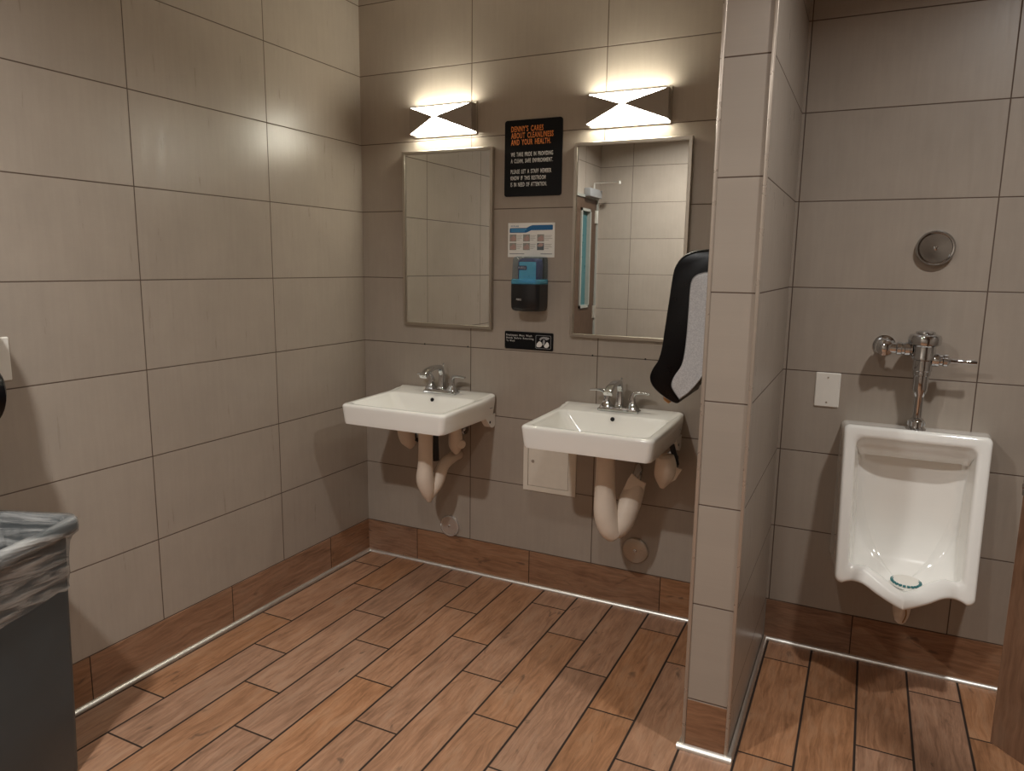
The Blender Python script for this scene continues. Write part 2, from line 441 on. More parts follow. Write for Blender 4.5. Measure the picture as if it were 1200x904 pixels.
# ---------------------------------------------------------------- sink
def fold_sink(cx, label):
    root = thing('wall_hung_sink', label, 'sink', (cx, 0, 0.728), group='white wall-hung sinks')
    Z0 = -0.728
    HX, DEP = 0.2565, 0.462
    cy = -DEP / 2; hy = DEP / 2
    def rimz(y):
        # rim climbs a little onto the faucet deck at the back
        t = min(1, max(0, (y + 0.085) / 0.022)); t = t * t * (3 - 2 * t)
        u = min(1, max(0, (y + 0.026) / 0.012)); u = u * u * (3 - 2 * u)
        return 0.862 + 0.009 * (y + DEP) / DEP + 0.005 * t + 0.006 * u + Z0
    def ring(cyy, hx, hyy, r, zf, n=10, ys=1.0):
        pts = rrect(0, cyy, hx, hyy, r, n)
        # subdivide the straight sides so the top can follow its profile
        out = []
        m = len(pts)
        for i in range(m):
            a, c = pts[i], pts[(i+1) % m]
            out.append(a)
            if i % (n + 1) == n:
                for k in range(1, 14): out.append((a[0]+(c[0]-a[0])*k/14, a[1]+(c[1]-a[1])*k/14))
        return [(px, py, zf(px, py)) for px, py in out]
    C = lambda z: (lambda x, y: z + Z0)
    R = []
    R.append(ring(cy, HX - .115, hy - .120, .03, C(.750)))
    R.append(ring(cy, HX - .100, hy - .100, .035, C(.756)))
    R.append(ring(cy, HX - .030, hy - .026, .030, C(.790)))
    R.append(ring(cy, HX - .019, hy - .009, .028, C(.781)))
    R.append(ring(cy, HX - .015, hy - .0055, .026, C(.777)))
    R.append(ring(cy, HX - .011, hy - .0035, .025, C(.7775)))
    R.append(ring(cy, HX - .009, hy - .0025, .024, C(.783)))
    for k in range(1, 5):
        R.append(ring(cy, HX - .009 + .009 * k / 4, hy - .0025 + .0025 * k / 4, .024, C(.783 + (.848 - .783) * k / 4)))
    for a in (20, 45, 70, 90):
        q = radians(a); f = .012
        R.append(ring(cy, HX - f * (1 - cos(q)), hy - f * (1 - cos(q)), .022, (lambda s: lambda x, y: rimz(y) - .012 * (1 - s))(sin(q))))
    # flat rim to the basin opening
    by0, by1 = -DEP + .030, -.130
    bc, bh = (by0 + by1) / 2, (by1 - by0) / 2
    R.append(ring((cy + bc) / 2, (HX + .225) / 2 - .004, (hy + bh) / 2, .03, lambda x, y: rimz(y)))
    for dx, dz in ((.232, 0), (.2295, .0006), (.227, .0018), (.2245, .0038), (.2225, .0062), (.2212, .0090)):
        R.append(ring(bc, dx, bh + dx - .2225, .034, (lambda q: lambda x, y: rimz(y) - q)(dz)))
    # basin: long slopes at the sides, steep at back, floor in the middle
    for t in (.08, .2, .35, .5, .65, .8, .92, 1.0):
        hx = .221 - .086 * t ** .92
        y0 = by0 + .004 + .050 * t; y1 = by1 - .004 - .030 * t
        zz = .857 - .092 * (1 - (1 - t) ** 1.15) - .0005
        R.append(ring((y0 + y1) / 2, hx, (y1 - y0) / 2, .032 + .012 * t, C(zz)))
    R.append(ring(bc, .115, .085, .05, C(.7625)))
    R.append(ring(bc, .06, .05, .045, C(.760)))
    R.append(ring(bc, .024, .024, .0239, C(.7585)))
    bm = new(); loft(bm, R)
    obj('basin', bm, MT['porc'], root, angle=60)
    # overflow hole and drain
    bm = new()
    lathe(bm, [(.0085, -.0005), (.0085, .002), (.0068, .0028), (.0066, .0005), (.0, .0004)], (0, -.1375, .851 + Z0), (0, -1, .33), 20)
    ov = obj('overflow_ring', bm, MT['dark'], root)
    bm = new(); lathe(bm, [(.030, 0), (.029, .002), (.020, .0025), (.018, -.0005), (.006, .001), (0, .001)], (0, bc, .7588 + Z0), (0, 0, 1), 24)
    obj('drain_ring', bm, MT['chrome'], root)
    # hanger brackets below the deck at each side
    for s in (-1, 1):
        bm = new()
        pr = catmull([(.001, .79), (.001, .745), (-.012, .730), (-.040, .732), (-.070, .760), (-.098, .79)], 5)
        xa, xb = s * (HX - .040), s * (HX - .008)
        loft(bm, [[(xa, y, z + Z0) for y, z in pr], [(xb, y, z + Z0) for y, z in pr]])
        br = obj('bracket', bm, MT['porc'], root)
        bm = new(); lathe(bm, [(.006, 0), (.006, .0012), (0, .0014)], (s * (HX - .0085), -.050, .757 + Z0), (s, 0, 0), 14)
        obj('bracket_hole', bm, MT['dark'], br)
    # small factory mark on the side
    bm = new(); box(bm, (HX-.0045, -.062, .822 + Z0), (HX+.0012, -.040, .8238 + Z0), .0005)
    obj('stamp', bm, MT['ltrgrey'], root)
    return root

fold_sink(0.4725, 'white square wall-hung sink in the corner by the left wall, left of the access panel')
fold_sink(1.3195, 'white square wall-hung sink beside the partition, under the black towel dispenser')

# ---------------------------------------------------------------- faucets
def faucet(cx, label):
    root = thing('faucet', label, 'faucet', (cx, -.068, 0.8735), group='chrome faucets')
    bm = new()
    def rr(hx, hy, r, z): return [(a, c, z) for a, c in rrect(0, 0, hx, hy, r, 5)]
    loft(bm, [rr(.086, .027, .008, 0), rr(.086, .027, .008, .006), rr(.083, .0245, .008, .0095), rr(.080, .022, .007, .010), rr(.078, .020, .006, .017), rr(.074, .017, .006, .0175)])
    obj('base_plate', bm, MT['chrome'], root, angle=30)
    # spout: tapering square column, arch, flared beak
    path = [(0, 0, .016), (0, .002, .03), (0, .004, .055), (0, .003, .085), (0, -.003, .106), (0, -.018, .119), (0, -.048, .123), (0, -.085, .121), (0, -.118, .113), (0, -.142, .102), (0, -.154, .093)]
    path = catmull(path, 4)
    m = len(path) - 1
    rings = []
    for i, p in enumerate(path):
        t = i / m
        p = Vector(p)
        d = (Vector(path[min(m, i+1)]) - Vector(path[max(0, i-1)])).normalized()
        nx = Vector((1, 0, 0)); nn = d.cross(nx)
        if t < .35: w, h = .021 - .010 * (t / .35) ** .6, .020 - .009 * (t / .35) ** .6
        elif t < .75: w, h = .011 + .003 * (t - .35) / .4, .011 - .001 * (t - .35) / .4
        else: w, h = .014 + .003 * (t - .75) / .25, .010 + .001 * (t - .75) / .25
        if t > .95: h = .009
        rings.append([p + nx * a + nn * c for a, c in rrect(0, 0, w, h, min(w, h) * .45, 3)])
    bm = new(); loft(bm, rings)
    sp = obj('spout', bm, MT['chrome'], root, angle=50)
    bm = new(); lathe(bm, [(.009, 0), (.009, .008), (.0075, .009), (0, .009)], (0, -.146, .100), (0, -.25, -1), 18)
    obj('aerator', bm, MT['steel'], sp)
    bm = new(); tube(bm, [(0, .018, .012), (0, .018, .128)], .0022, 10); lathe(bm, [(.0022, 0), (.0045, .002), (.0045, .007), (.002, .009)], (0, .018, .126), (0, 0, 1), 12)
    obj('lift_rod', bm, MT['chrome'], root)
    for s in (-1, 1):
        bm = new(); rings = []
        for z, w in ((.012, .0225), (.018, .0215), (.026, .0165), (.036, .0125), (.046, .0105), (.052, .0105)):
            rings.append([(s * .055 + a, c, z) for a, c in rrect(0, 0, w, w, .004, 3)])
        loft(bm, rings)
        obj('pedestal', bm, MT['chrome'], root, angle=30)
        # lever: short neck rising, then a flat blade reaching outward
        pts = catmull([(s * .052, 0, .050), (s * .054, 0, .062), (s * .060, 0, .074), (s * .074, 0, .080), (s * .095, 0, .081), (s * .124, -.002, .079)], 5)
        rings = []; m2 = len(pts) - 1
        for i, p in enumerate(pts):
            t = i / m2; p = Vector(p)
            d = (Vector(pts[min(m2, i+1)]) - Vector(pts[max(0, i-1)])).normalized()
            ny = Vector((0, 1, 0)); nn = d.cross(ny)
            th = .0095 * (1 - t) ** 1.3 + .0032
            wd = .0115 - .002 * t
            rings.append([p + ny * a + nn * c for a, c in rrect(0, 0, wd, th, .0025, 3)])
        bm = new(); loft(bm, rings)
        obj('handle', bm, MT['chrome'], root, angle=40)
    return root
faucet(0.4785, 'chrome two-handle faucet on the sink in the corner')
faucet(1.3235, 'chrome two-handle faucet on the sink beside the partition')

# ---------------------------------------------------------------- drain pipes wrapped in white guards
def skin_tube(name, pts, rads, mat, parent, squash=1.0, seg=20, jit=0.0):
    P = catmull(pts, 6); m = len(P) - 1
    rr = [r[0] for r in catmull([(q,) for q in rads], 6)]
    if jit: rr = [q * (1 + random.uniform(-jit, jit)) for q in rr]
    bm = new(); tube(bm, P, rr, seg, flat=squash)
    return obj(name, bm, mat, parent, angle=80)

t1 = thing('drain_trap_guard', 'narrow white drain cover tapering to a point under the corner sink', 'pipe cover', (0.4725, -.215, 0.38))
def rel(o, L): return [tuple(Vector(p) - o.location) for p in L]
skin_tube('guard_body', rel(t1, [(.487, -.215, .775), (.486, -.215, .66), (.484, -.215, .57), (.480, -.212, .50), (.486, -.198, .44), (.489, -.19, .392)]),
          [.034, .032, .034, .040, .032, .010], MT['guard'], t1)
skin_tube('guard_arm', rel(t1, [(.491, -.195, .41), (.512, -.165, .475), (.524, -.125, .55), (.528, -.05, .572), (.528, .002, .574)]),
          [.014, .029, .027, .026, .026], MT['guard'], t1)
skin_tube('drain_pipe', rel(t1, [(.500, -.165, .775), (.500, -.165, .68), (.502, -.16, .58)]), [.018, .018, .018], MT['blackf'], t1)

t2 = thing('drain_trap_guard', 'wide white drain cover with a torn open elbow under the sink beside the partition', 'pipe cover', (1.32, -.23, .36))
skin_tube('guard_body', rel(t2, [(1.331, -.235, .775), (1.331, -.235, .66), (1.332, -.235, .56), (1.338, -.235, .49), (1.354, -.225, .435), (1.376, -.212, .405)]),
          [.038, .038, .042, .047, .048, .040], MT['guard'], t2)
skin_tube('guard_elbow', rel(t2, [(1.366, -.222, .412), (1.392, -.200, .452), (1.412, -.178, .52), (1.424, -.158, .572), (1.431, -.145, .602)]),
          [.036, .046, .046, .042, .034], MT['guard'], t2)
# torn flap and foam inside
bm = new()
lathe(bm, [(.033, 0), (.034, .004), (.020, .006), (0, .004)], tuple(Vector((1.430, -.146, .601)) - t2.location), (.20, .35, .8), 20)
obj('foam_lining', bm, MT['foam'], t2)
bm = new()
v = [bm.verts.new(Vector(p) - t2.location) for p in [(1.392, -.190, .585), (1.408, -.192, .628), (1.424, -.196, .655), (1.446, -.176, .628), (1.470, -.160, .612), (1.462, -.158, .572), (1.424, -.196, .57),
                                        (1.396, -.182, .585), (1.410, -.186, .628), (1.425, -.190, .655), (1.448, -.170, .628), (1.472, -.152, .612), (1.464, -.150, .572), (1.424, -.186, .57)]]
bm.faces.new(v[:7]); bm.faces.new(v[7:][::-1])
for i in range(7): bm.faces.new((v[i], v[(i+1) % 7], v[7+(i+1) % 7], v[7+i]))
obj('torn_flap', bm, MT['guard'], t2, angle=20)
skin_tube('drain_arm', rel(t2, [(1.424, -.155, .585), (1.428, -.120, .640), (1.415, -.06, .66), (1.405, .002, .66)]), [.019, .019, .019, .019], MT['chrome'], t2)

def stop_guard(pts, rads, label, hose, extra=None):
    o = Vector(pts[-1])
    t = thing('valve_guard', label, 'pipe cover', (o.x, .001, o.z), group='white supply valve covers')
    skin_tube('guard_body', rel(t, pts), rads, MT['guard'], t)
    bm = new(); tube(bm, [Vector(p) - t.location for p in hose], .011, 12)
    obj('supply_hose', bm, MT['blackf'], t)
    bm = new()
    tube(bm, [(0, 0, pts[1][2]-o.z), (0, -.06, pts[1][2]-o.z)], .012, 14); lathe(bm, [(.028, 0), (.026, .005), (.012, .008)], (0, 0, pts[1][2]-o.z), (0, -1, 0), 22)
    e = obj('escutcheon', bm, MT['chrome'], t)
    return t
stop_guard([(.305, -.105, .735), (.305, -.095, .665), (.305, -.075, .625), (.300, -.06, .590)], [.044, .042, .036, .010],
           'white valve cover under the left half of the corner sink', [(.330, -.09, .775), (.338, -.08, .64), (.352, -.04, .628)])
sg = stop_guard([(.568, -.105, .765), (.568, -.095, .70), (.564, -.085, .64), (.558, -.07, .600)], [.022, .030, .032, .012],
           'white valve cover under the right half of the corner sink', [(.575, -.125, .775), (.580, -.10, .66), (.570, -.05, .63)])
bm = new(); lathe(bm, [(.004, 0), (.020, .003), (.022, .012), (.018, .020), (.0, .022)], (.030, -.085, .050), (.6, -.6, 0), 20)
obj('valve_knob', bm, MT['guard'], sg)
sg = stop_guard([(1.545, -.165, .735), (1.548, -.160, .69), (1.540, -.150, .645), (1.534, -.145, .602)], [.034, .042, .036, .010],
           'white torn valve cover under the right end of the sink beside the partition', [(1.560, -.13, .775), (1.582, -.13, .70), (1.560, -.06, .655)])
bm = new(); v = [bm.verts.new(p) for p in [(.030, -.170, .100), (.075, -.160, .085), (.052, -.155, .040), (.020, -.165, .020), (.030, -.160, .100), (.075, -.150, .085), (.052, -.145, .040), (.020, -.155, .020)]]
bm.faces.new(v[:4]); bm.faces.new(v[4:][::-1])
for i in range(4): bm.faces.new((v[i], v[(i+1) % 4], v[4+(i+1) % 4], v[4+i]))
obj('torn_flap', bm, MT['guard'], sg, angle=20)

# ---------------------------------------------------------------- round cover plates and wall plates
def disc(x, z, r, label, mat, depth=.012, rim=True, letters=None, group=None, name='cleanout_cover'):
    root = thing(name, label, 'cover plate', (x, 0, z), group=group)
    bm = new()
    if rim: prof = [(r, -.001), (r, depth*.55), (r*.97, depth*.85), (r*.90, depth), (r*.84, depth*.97), (r*.81, depth*.72), (r*.5, depth*.68), (.004, depth*.6), (0, depth*.6)]
    else: prof = [(r, -.001), (r, depth*.5), (r*.96, depth*.8), (r*.88, depth), (0, depth)]
    lathe(bm, prof, (0, 0, 0), (0, -1, 0), 48)
    obj('plate', bm, mat, root, angle=35)
    d = depth * (.68 if rim else 1.0)
    bm = new(); lathe(bm, [(r*.13, 0), (r*.13, .0015), (r*.09, .003), (0, .0034)], (0, -d + .0005, 0), (0, -1, 0), 20)
    s = obj('screw', bm, MT['chrome'], root)
    if letters:
        for ch, dx in letters: text(ch, dx, -.012, .022, -d - .0006, MT['steel'], root, name='lettering')
    return root

FONTCACHE = {}
def text(s, x, z, cap, y, mat, parent, width=None, bold=0.0, name='lettering', align='LEFT', depth=.0004):
    """flat raised lettering on a surface facing -y; x,z = left end of the baseline"""
    cu = bpy.data.curves.new('t', 'FONT'); cu.body = s; cu.size = 1.0; cu.extrude = 0.0; cu.offset = bold; cu.align_x = align
    cu.resolution_u = 3; cu.space_character = 1.15; cu.space_word = 1.7
    o = bpy.data.objects.new('t', cu); COL.objects.link(o)
    bpy.context.view_layer.update()
    dg = bpy.context.evaluated_depsgraph_get()
    me = bpy.data.meshes.new_from_object(o.evaluated_get(dg))
    bpy.data.objects.remove(o); bpy.data.curves.remove(cu)
    xs = [v.co.x for v in me.vertices]; 
    x0, x1 = min(xs), max(xs)
    sc = cap / 0.70
    sx = sc if width is None else width / (x1 - x0)
    for v in me.vertices:
        a, c = (v.co.x - (x0 if align == 'LEFT' else 0)) * sx, v.co.y * sc
        v.co = (x + a, y, z + c)
    me.materials.clear(); me.materials.append(mat)
    me.name = name
    ob = bpy.data.objects.new(name, me); link(ob, parent)
    sm = ob.modifiers.new('thick', 'SOLIDIFY'); sm.thickness = depth; sm.offset = 0
    return ob

disc(.483, .214, .0520, 'small round chrome cover on the tile below the corner sink', MT['cov'], .012, True, group='round cleanout covers')
disc(1.399, .265, .0560, 'round dull steel cleanout cover beside the partition near the floor', MT['steel_d'], .012, False, letters=(('C', -.034), ('O', .016)), group='round cleanout covers')
disc(2.387, 1.529, .0590, 'large round chrome cover high above the urinal', MT['chrome_refl'], .026, True, group='round cleanout covers')

def blank_plate(loc, w, h, label, axis='y', name='wall_plate'):
    root = thing(name, label, 'wall plate', loc, rz=(0 if axis == 'y' else pi/2), group='white wall plates')
    bm = new(); p0 = rrect(0, 0, w/2, h/2, .004, 4); p1 = rrect(0, 0, w/2 - .003, h/2 - .003, .003, 4)
    loft(bm, [[(a, 0, c) for a, c in p0], [(a, -.003, c) for a, c in p0], [(a, -.006, c) for a, c in p1]])
    obj('plate', bm, MT['white'], root, angle=30)
    for s in (-1, 1):
        bm = new(); lathe(bm, [(.0032, 0), (.0032, .001), (0, .0016)], (0, -.0058, s * h * .36), (0, -1, 0), 12)
        obj('screw', bm, MT['steel'], root)
    return root
blank_plate((2.0905, 0, 1.018), .084, .127, 'white blank wall plate on the tile left of the urinal')
blank_plate((0, -1.686, 1.170), .084, .126, 'white wall plate on the left wall above the waste bin, cut by the photo edge', axis='x')

# access panel
ap = thing('access_panel', 'square white steel access panel behind the sink beside the partition', 'access panel', (.8685, 0, .456))
W, H = .252, .250
bm = new()
pf = .022
for a, c in (((0, 0), (W, pf)), ((0, H-pf), (W, H)), ((0, pf), (pf, H-pf)), ((W-pf*1.6, pf), (W, H-pf))):
    box(bm, (a[0], -.006, a[1]), (c[0], 0, c[1]), .001, 1)
obj('frame', bm, MT['panel_w'], ap, angle=30)
bm = new(); box(bm, (pf+.0018, -.0045, pf+.0018), (W-pf*1.6-.0018, 0, H-pf-.0018), .001, 1)
dr = obj('door', bm, MT['panel_w'], ap, angle=30)
bm = new(); lathe(bm, [(.0075, 0), (.0075, .001), (.005, .0018), (0, .0006)], (.046, -.0045, .136), (0, -1, 0), 18)
obj('lock', bm, MT['steel_d'], dr)

# small screw anchors left in the grout line
for x, z, l in ((.346, 1.083, 'tiny dark screw hole in the grout under the left mirror, nearer the corner'), (.578, 1.084, 'tiny dark screw hole in the grout under the left mirror, nearer its right end'),
                (1.178, 1.084, 'tiny dark screw hole in the grout under the right mirror, nearer its left end'), (1.405, 1.084, 'tiny dark screw hole in the grout under the right mirror, nearer the towel dispenser')):
    bm = new(); lathe(bm, [(.0038, -.001), (.0038, .0010), (.0016, .0014), (0, .0004)], (0, 0, 0), (0, -1, 0), 12)
    tag(obj('screw_anchor', bm, MT['dark'], off=(x, 0, z)), l, 'screw hole', 'screw holes under the mirrors')

# ---------------------------------------------------------------- mirrors
def mirror(x0, x1, z0, z1, label):
    root = thing('framed_mirror', label, 'mirror', ((x0+x1)/2, 0, z0), group='steel framed mirrors')
    w = (x1-x0)/2; h = z1-z0; f = .014; d = .024
    bm = new()
    o = [(-w, 0), (w, 0), (w, h), (-w, h)]
    def rr(i, y): return [(-w+i, y, i), (w-i, y, i), (w-i, y, h-i), (-w+i, y, h-i)]
    loft(bm, [rr(.004, 0), rr(0, -.004), rr(0, -d+.001), rr(.001, -d), rr(f-.002, -d), rr(f, -d+.003), rr(f, -d+.008)], cap0=False, cap1=False)
    obj('frame', bm, MT['steel'], root, angle=25)
    bm = new(); box(bm, (-w+f-.003, -d+.007, f-.003), (w-f+.003, -d+.012, h-f+.003))
    obj('mirror_glass', bm, MT['mirror'], root, smooth=False)
    return root
mirror(.245, .708, 1.171, 1.951, 'tall steel-framed mirror above the corner sink')
mirror(1.081, 1.556, 1.160, 1.943, 'tall steel-framed mirror beside the partition, partly behind the towel dispenser')

# ---------------------------------------------------------------- sconces
def sconce(x0, x1, z0, z1, label):
    root = thing('wall_sconce', label, 'wall light', ((x0+x1)/2, 0, z0), group='wall lights above the mirrors')
    w = (x1-x0)/2; h = z1-z0; d = .047; ap_ = (-.006, -.088, h*.52)
    bm = new(); box(bm, (-w-.003, -.010, -.010), (w+.003, 0, h+.010), .001, 1)
    obj('back_plate', bm, MT['steel'], root, angle=30)
    # diffuser: body with a shallow pyramid face
    bm = new()
    q = [(-w+.003, .003), (w-.003, .003), (w-.003, h-.003), (-w+.003, h-.003)]
    B = [bm.verts.new((a, -.010, c)) for a, c in q]; F = [bm.verts.new((a, -d, c)) for a, c in q]; A = bm.verts.new(ap_)
    for i in range(4):
        j = (i+1) % 4
        bm.faces.new((B[i], B[j], F[j], F[i])); bm.faces.new((F[i], F[j], A))
    bm.faces.new(B[::-1])
    obj('diffuser', bm, MT['lamp'], root, smooth=False)
    # metal side panels: triangle toward the apex plus end cap
    for s in (-1, 1):
        bm = new()
        ex = s * w
        tri = [(ex, -d-.001, 0), (ex, -d-.001, h), (ap_[0] + s*.004, ap_[1]-.001, ap_[2])]
        tin = [(p[0] - s*.0 , p[1]+.0018, p[2]) for p in tri]
        a = [bm.verts.new(p) for p in tri]; c = [bm.verts.new(p) for p in tin]
        bm.faces.new(a); bm.faces.new(c[::-1])
        for i in range(3): bm.faces.new((a[i], a[(i+1) % 3], c[(i+1) % 3], c[i]))
        box(bm, (ex - s*.002, -d-.001, 0), (ex, -.009, h))
        obj('side_panel', bm, MT['satin'], root, smooth=False)
    return root
sconce(.305, .619, 2.020, 2.134, 'lit hourglass-front wall light above the corner mirror')
sconce(1.137, 1.463, 2.006, 2.120, 'lit hourglass-front wall light above the mirror beside the partition')

# ---------------------------------------------------------------- signs
sg = thing('notice_sign', 'black sign with orange and white capitals about cleanliness between the mirrors', 'sign', (.757, 0, 1.742))
bm = new(); plate(bm, 0, .263, 0, .311, -.005, 0, .011)
obj('board', bm, MT['sign'], sg, angle=40)
LN = [("DENNY'S CARES", .047, .148, 'orange', .022), ("ABOUT CLEANLINESS", .0735, .193, 'orange', .022), ("AND YOUR HEALTH.", .1005, .182, 'orange', .022),
      ("WE TAKE PRIDE IN PROVIDING", .147, .193, 'ltr', .0165), ("A CLEAN, SAFE ENVIRONMENT.", .1735, .193, 'ltr', .0165),
      ("PLEASE LET A STAFF MEMBER", .217, .187, 'ltr', .0165), ("KNOW IF THIS RESTROOM", .2435, .162, 'ltr', .0165), ("IS IN NEED OF ATTENTION.", .270, .168, 'ltr', .0165)]
for s, dz, w, m, cap in LN:
    text(s, .030, .311 - dz, cap, -.0056, MT[m], sg, width=w, bold=(.020 if m == 'orange' else .010))

sg = thing('handwashing_sign', 'small black sign about washing hands, below the soap dispenser', 'sign', (.767, 0, 1.090))
bm = new(); plate(bm, 0, .232, 0, .077, -.004, 0, .006)
obj('board', bm, MT['sign'], sg, angle=40)
for i, (s, w) in enumerate((("Employees Must Wash", .124), ("Hands Before Returning", .132), ("To Work", .042))):
    text(s, .008, .0570 - i * .0125, .0082, -.0046, MT['ltr'], sg, width=w, bold=.002)
bm = new()
def ringplate(bm, x0, x1, z0, z1, t, y0, y1, r):
    o = rrect((x0+x1)/2, (z0+z1)/2, (x1-x0)/2, (z1-z0)/2, r, 4); i = rrect((x0+x1)/2, (z0+z1)/2, (x1-x0)/2 - t, (z1-z0)/2 - t, r - t*.5, 4)
    R = [[(a, y0, c) for a, c in o], [(a, y1, c) for a, c in o], [(a, y1, c) for a, c in i], [(a, y0, c) for a, c in i]]
    loft(bm, R + [R[0]], cap0=False, cap1=False)
ringplate(bm, .150, .222, .008, .066, .0016, -.0038, -.0046, .005)
obj('border', bm, MT['ltrgrey'], sg, angle=30)
bm = new()
def blob(bm, pts, y0, y1):
    P = catmull([(a, c) for a, c in pts], 4, closed=True)
    prism(bm, P, lambda a, c: (a, y0, c), lambda a, c: (a, y1, c))
blob(bm, [(.155, .016), (.166, .014), (.176, .017), (.181, .026), (.176, .036), (.168, .040), (.160, .034), (.155, .026)], -.0038, -.0046)
blob(bm, [(.190, .020), (.196, .013), (.206, .014), (.213, .022), (.210, .034), (.203, .038), (.197, .030)], -.0038, -.0046)
obj('hands_symbol', bm, MT['ltr'], sg)
bm = new()
blob(bm, [(.172, .042), (.180, .050), (.192, .052), (.200, .046), (.210, .050), (.214, .056), (.196, .060), (.178, .058), (.168, .050)], -.0038, -.0045)
blob(bm, [(.183, .026), (.190, .024), (.194, .036), (.192, .047), (.185, .046)], -.0038, -.0044)
obj('faucet_symbol', bm, MT['ltrgrey'], sg)

sg = thing('handwashing_poster', 'white poster with a blue band and six small hand pictures, above the soap dispenser', 'poster', (.776, 0, 1.488))
bm = new(); plate(bm, 0, .218, 0, .144, -.0015, 0, .001)
obj('card', bm, MT['paper'], sg, angle=30)
bm = new()
band = [(.008, .103), (.084, .103), (.094, .106), (.110, .113), (.208, .114), (.209, .118), (.209, .132), (.207, .135), (.114, .134), (.100, .129), (.088, .123), (.010, .122), (.008, .119)]
prism(bm, band, lambda a, c: (a, -.0012, c), lambda a, c: (a, -.0020, c))
obj('header_band', bm, MT['pblue'], sg, smooth=False)
text('ECOLAB', .014, .1275, .0058, -.0021, MT['pblue'], sg, width=.036, bold=.006)
bm = new()
for z, w in ((.1145, .074), (.108, .066)): box(bm, (.014, -.0023, z), (.014 + w, -.0019, z + .0032))
obj('header_lines', bm, MT['plblue'], sg, smooth=False)
cells = [(.008, .066, 'pink'), (.072, .066, 'pink'), (.138, .066, 'pink'), (.008, .030, 'pink'), (.072, .030, 'pink'), (.138, .030, 'pdark')]
for i, (x, z, m) in enumerate(cells):
    bm = new(); box(bm, (x, -.0019, z), (x + .032, -.0012, z + .030))
    p = obj('picture', bm, MT['pgrey'] if i != 5 else MT['pdark'], sg, smooth=False)
    bm = new()
    blob(bm, [(x+.003, z+.006), (x+.014, z+.002), (x+.028, z+.005), (x+.030, z+.015), (x+.020, z+.026), (x+.012, z+.020), (x+.005, z+.016)] if i != 5
         else [(x+.002, z+.018), (x+.010, z+.014), (x+.024, z+.016), (x+.028, z+.026), (x+.012, z+.028)], -.0015, -.0022)
    obj('hands', bm, MT['pink'], p)
    bm = new()
    for k in range(4):
        w = (.026, .022, .024, .015)[k] if x < .13 else (.034, .030, .036, .020)[k]
        box(bm, (x + .034, -.0017, z + .024 - k * .006), (x + .034 + w, -.0014, z + .0255 - k * .006))
    obj('caption_lines', bm, MT['pgrey'], sg, smooth=False)
for a0, a1 in ((.008, .078), (.155, .208)):
    bm = new(); box(bm, (a0, -.0018, .013), (a1, -.0014, .0155))
    obj('footer_line', bm, MT['pdark'], sg, smooth=False)

# ---------------------------------------------------------------- soap dispenser
sd = thing('soap_dispenser', 'black and blue soap dispenser with a clear top on the wall between the mirrors', 'soap dispenser', (.900, 0, 1.262))
def sect(hw, dep, z, r=.022, back=0.0):
    """D-like section: flat against the wall, rounded in front"""
    pts = []
    n = 8
    pts.append((-hw, back))
    for k in range(n + 1):
        a = radians(180 + 90 * k / n); pts.append((-hw + r + r * cos(a), -dep + r + r * sin(a)))
    for k in range(1, 8):
        t = k / 8; pts.append((-hw + r + (2*hw - 2*r) * t, -dep - .006 * sin(pi * t)))
    for k in range(n + 1):
        a = radians(270 + 90 * k / n); pts.append((hw - r + r * cos(a), -dep + r + r * sin(a)))
    pts.append((hw, back))
    return [(a, c, z) for a, c in pts]
bm = new()
loft(bm, [sect(.058, .080, .000), sect(.062, .092, .004), sect(.065, .098, .014), sect(.0665, .100, .050), sect(.0665, .099, .112), sect(.064, .095, .114)])
lo = obj('lower_cover', bm, MT['blackm'], sd, angle=50)
text('PURELL', -.030, .046, .0078, -.1062, MT['ltr'], sd, width=.024, bold=.004, name='logo')
bm = new(); loft(bm, [sect(.066, .097, .114), sect(.067, .098, .118), sect(.067, .097, .132), sect(.065, .094, .134)])
obj('blue_band', bm, MT['bluegl'], sd, angle=50)
bm = new()
loft(bm, [sect(.065, .094, .1345), sect(.065, .092, .18), sect(.0645, .088, .215), sect(.062, .080, .226), sect(.056, .066, .228)])
obj('clear_cover', bm, MT['clear'], sd, angle=50)
bm = new(); loft(bm, [[(a, c, z) for a, c in rrect(.006, -.048, w, .032, .01, 5)] for z, w in ((.116, .043), (.121, .046), (.205, .046), (.216, .040), (.220, .025))])
rf = obj('refill_bottle', bm, MT['navy'], sd, angle=50)
bm = new(); plate(bm, -.030, .046, .120, .206, -.0825, -.0795, .004)
lb = obj('refill_label', bm, MT['bluelab'], rf, angle=40)
bm = new(); plate(bm, -.036, .006, .172, .190, -.0838, -.0822, .005)
lg = obj('logo_patch', bm, MT['navy'], rf, angle=40)
text('PURELL', -.033, .1765, .0095, -.0842, MT['ltr'], rf, width=.036, bold=.006, name='logo')
bm = new(); box(bm, (-.05, -.02, .004), (.05, .001, .225), .003)
obj('back_plate', bm, MT['blackm'], sd, angle=40)

# ---------------------------------------------------------------- paper towel dispenser on the partition
PD = [(-.232, .155), (-.228, .190)]
td = thing('towel_dispenser', 'curved black towel dispenser with speckled grey side hung on the partition', 'towel dispenser', (PX0+.004, -.60, 1.03))
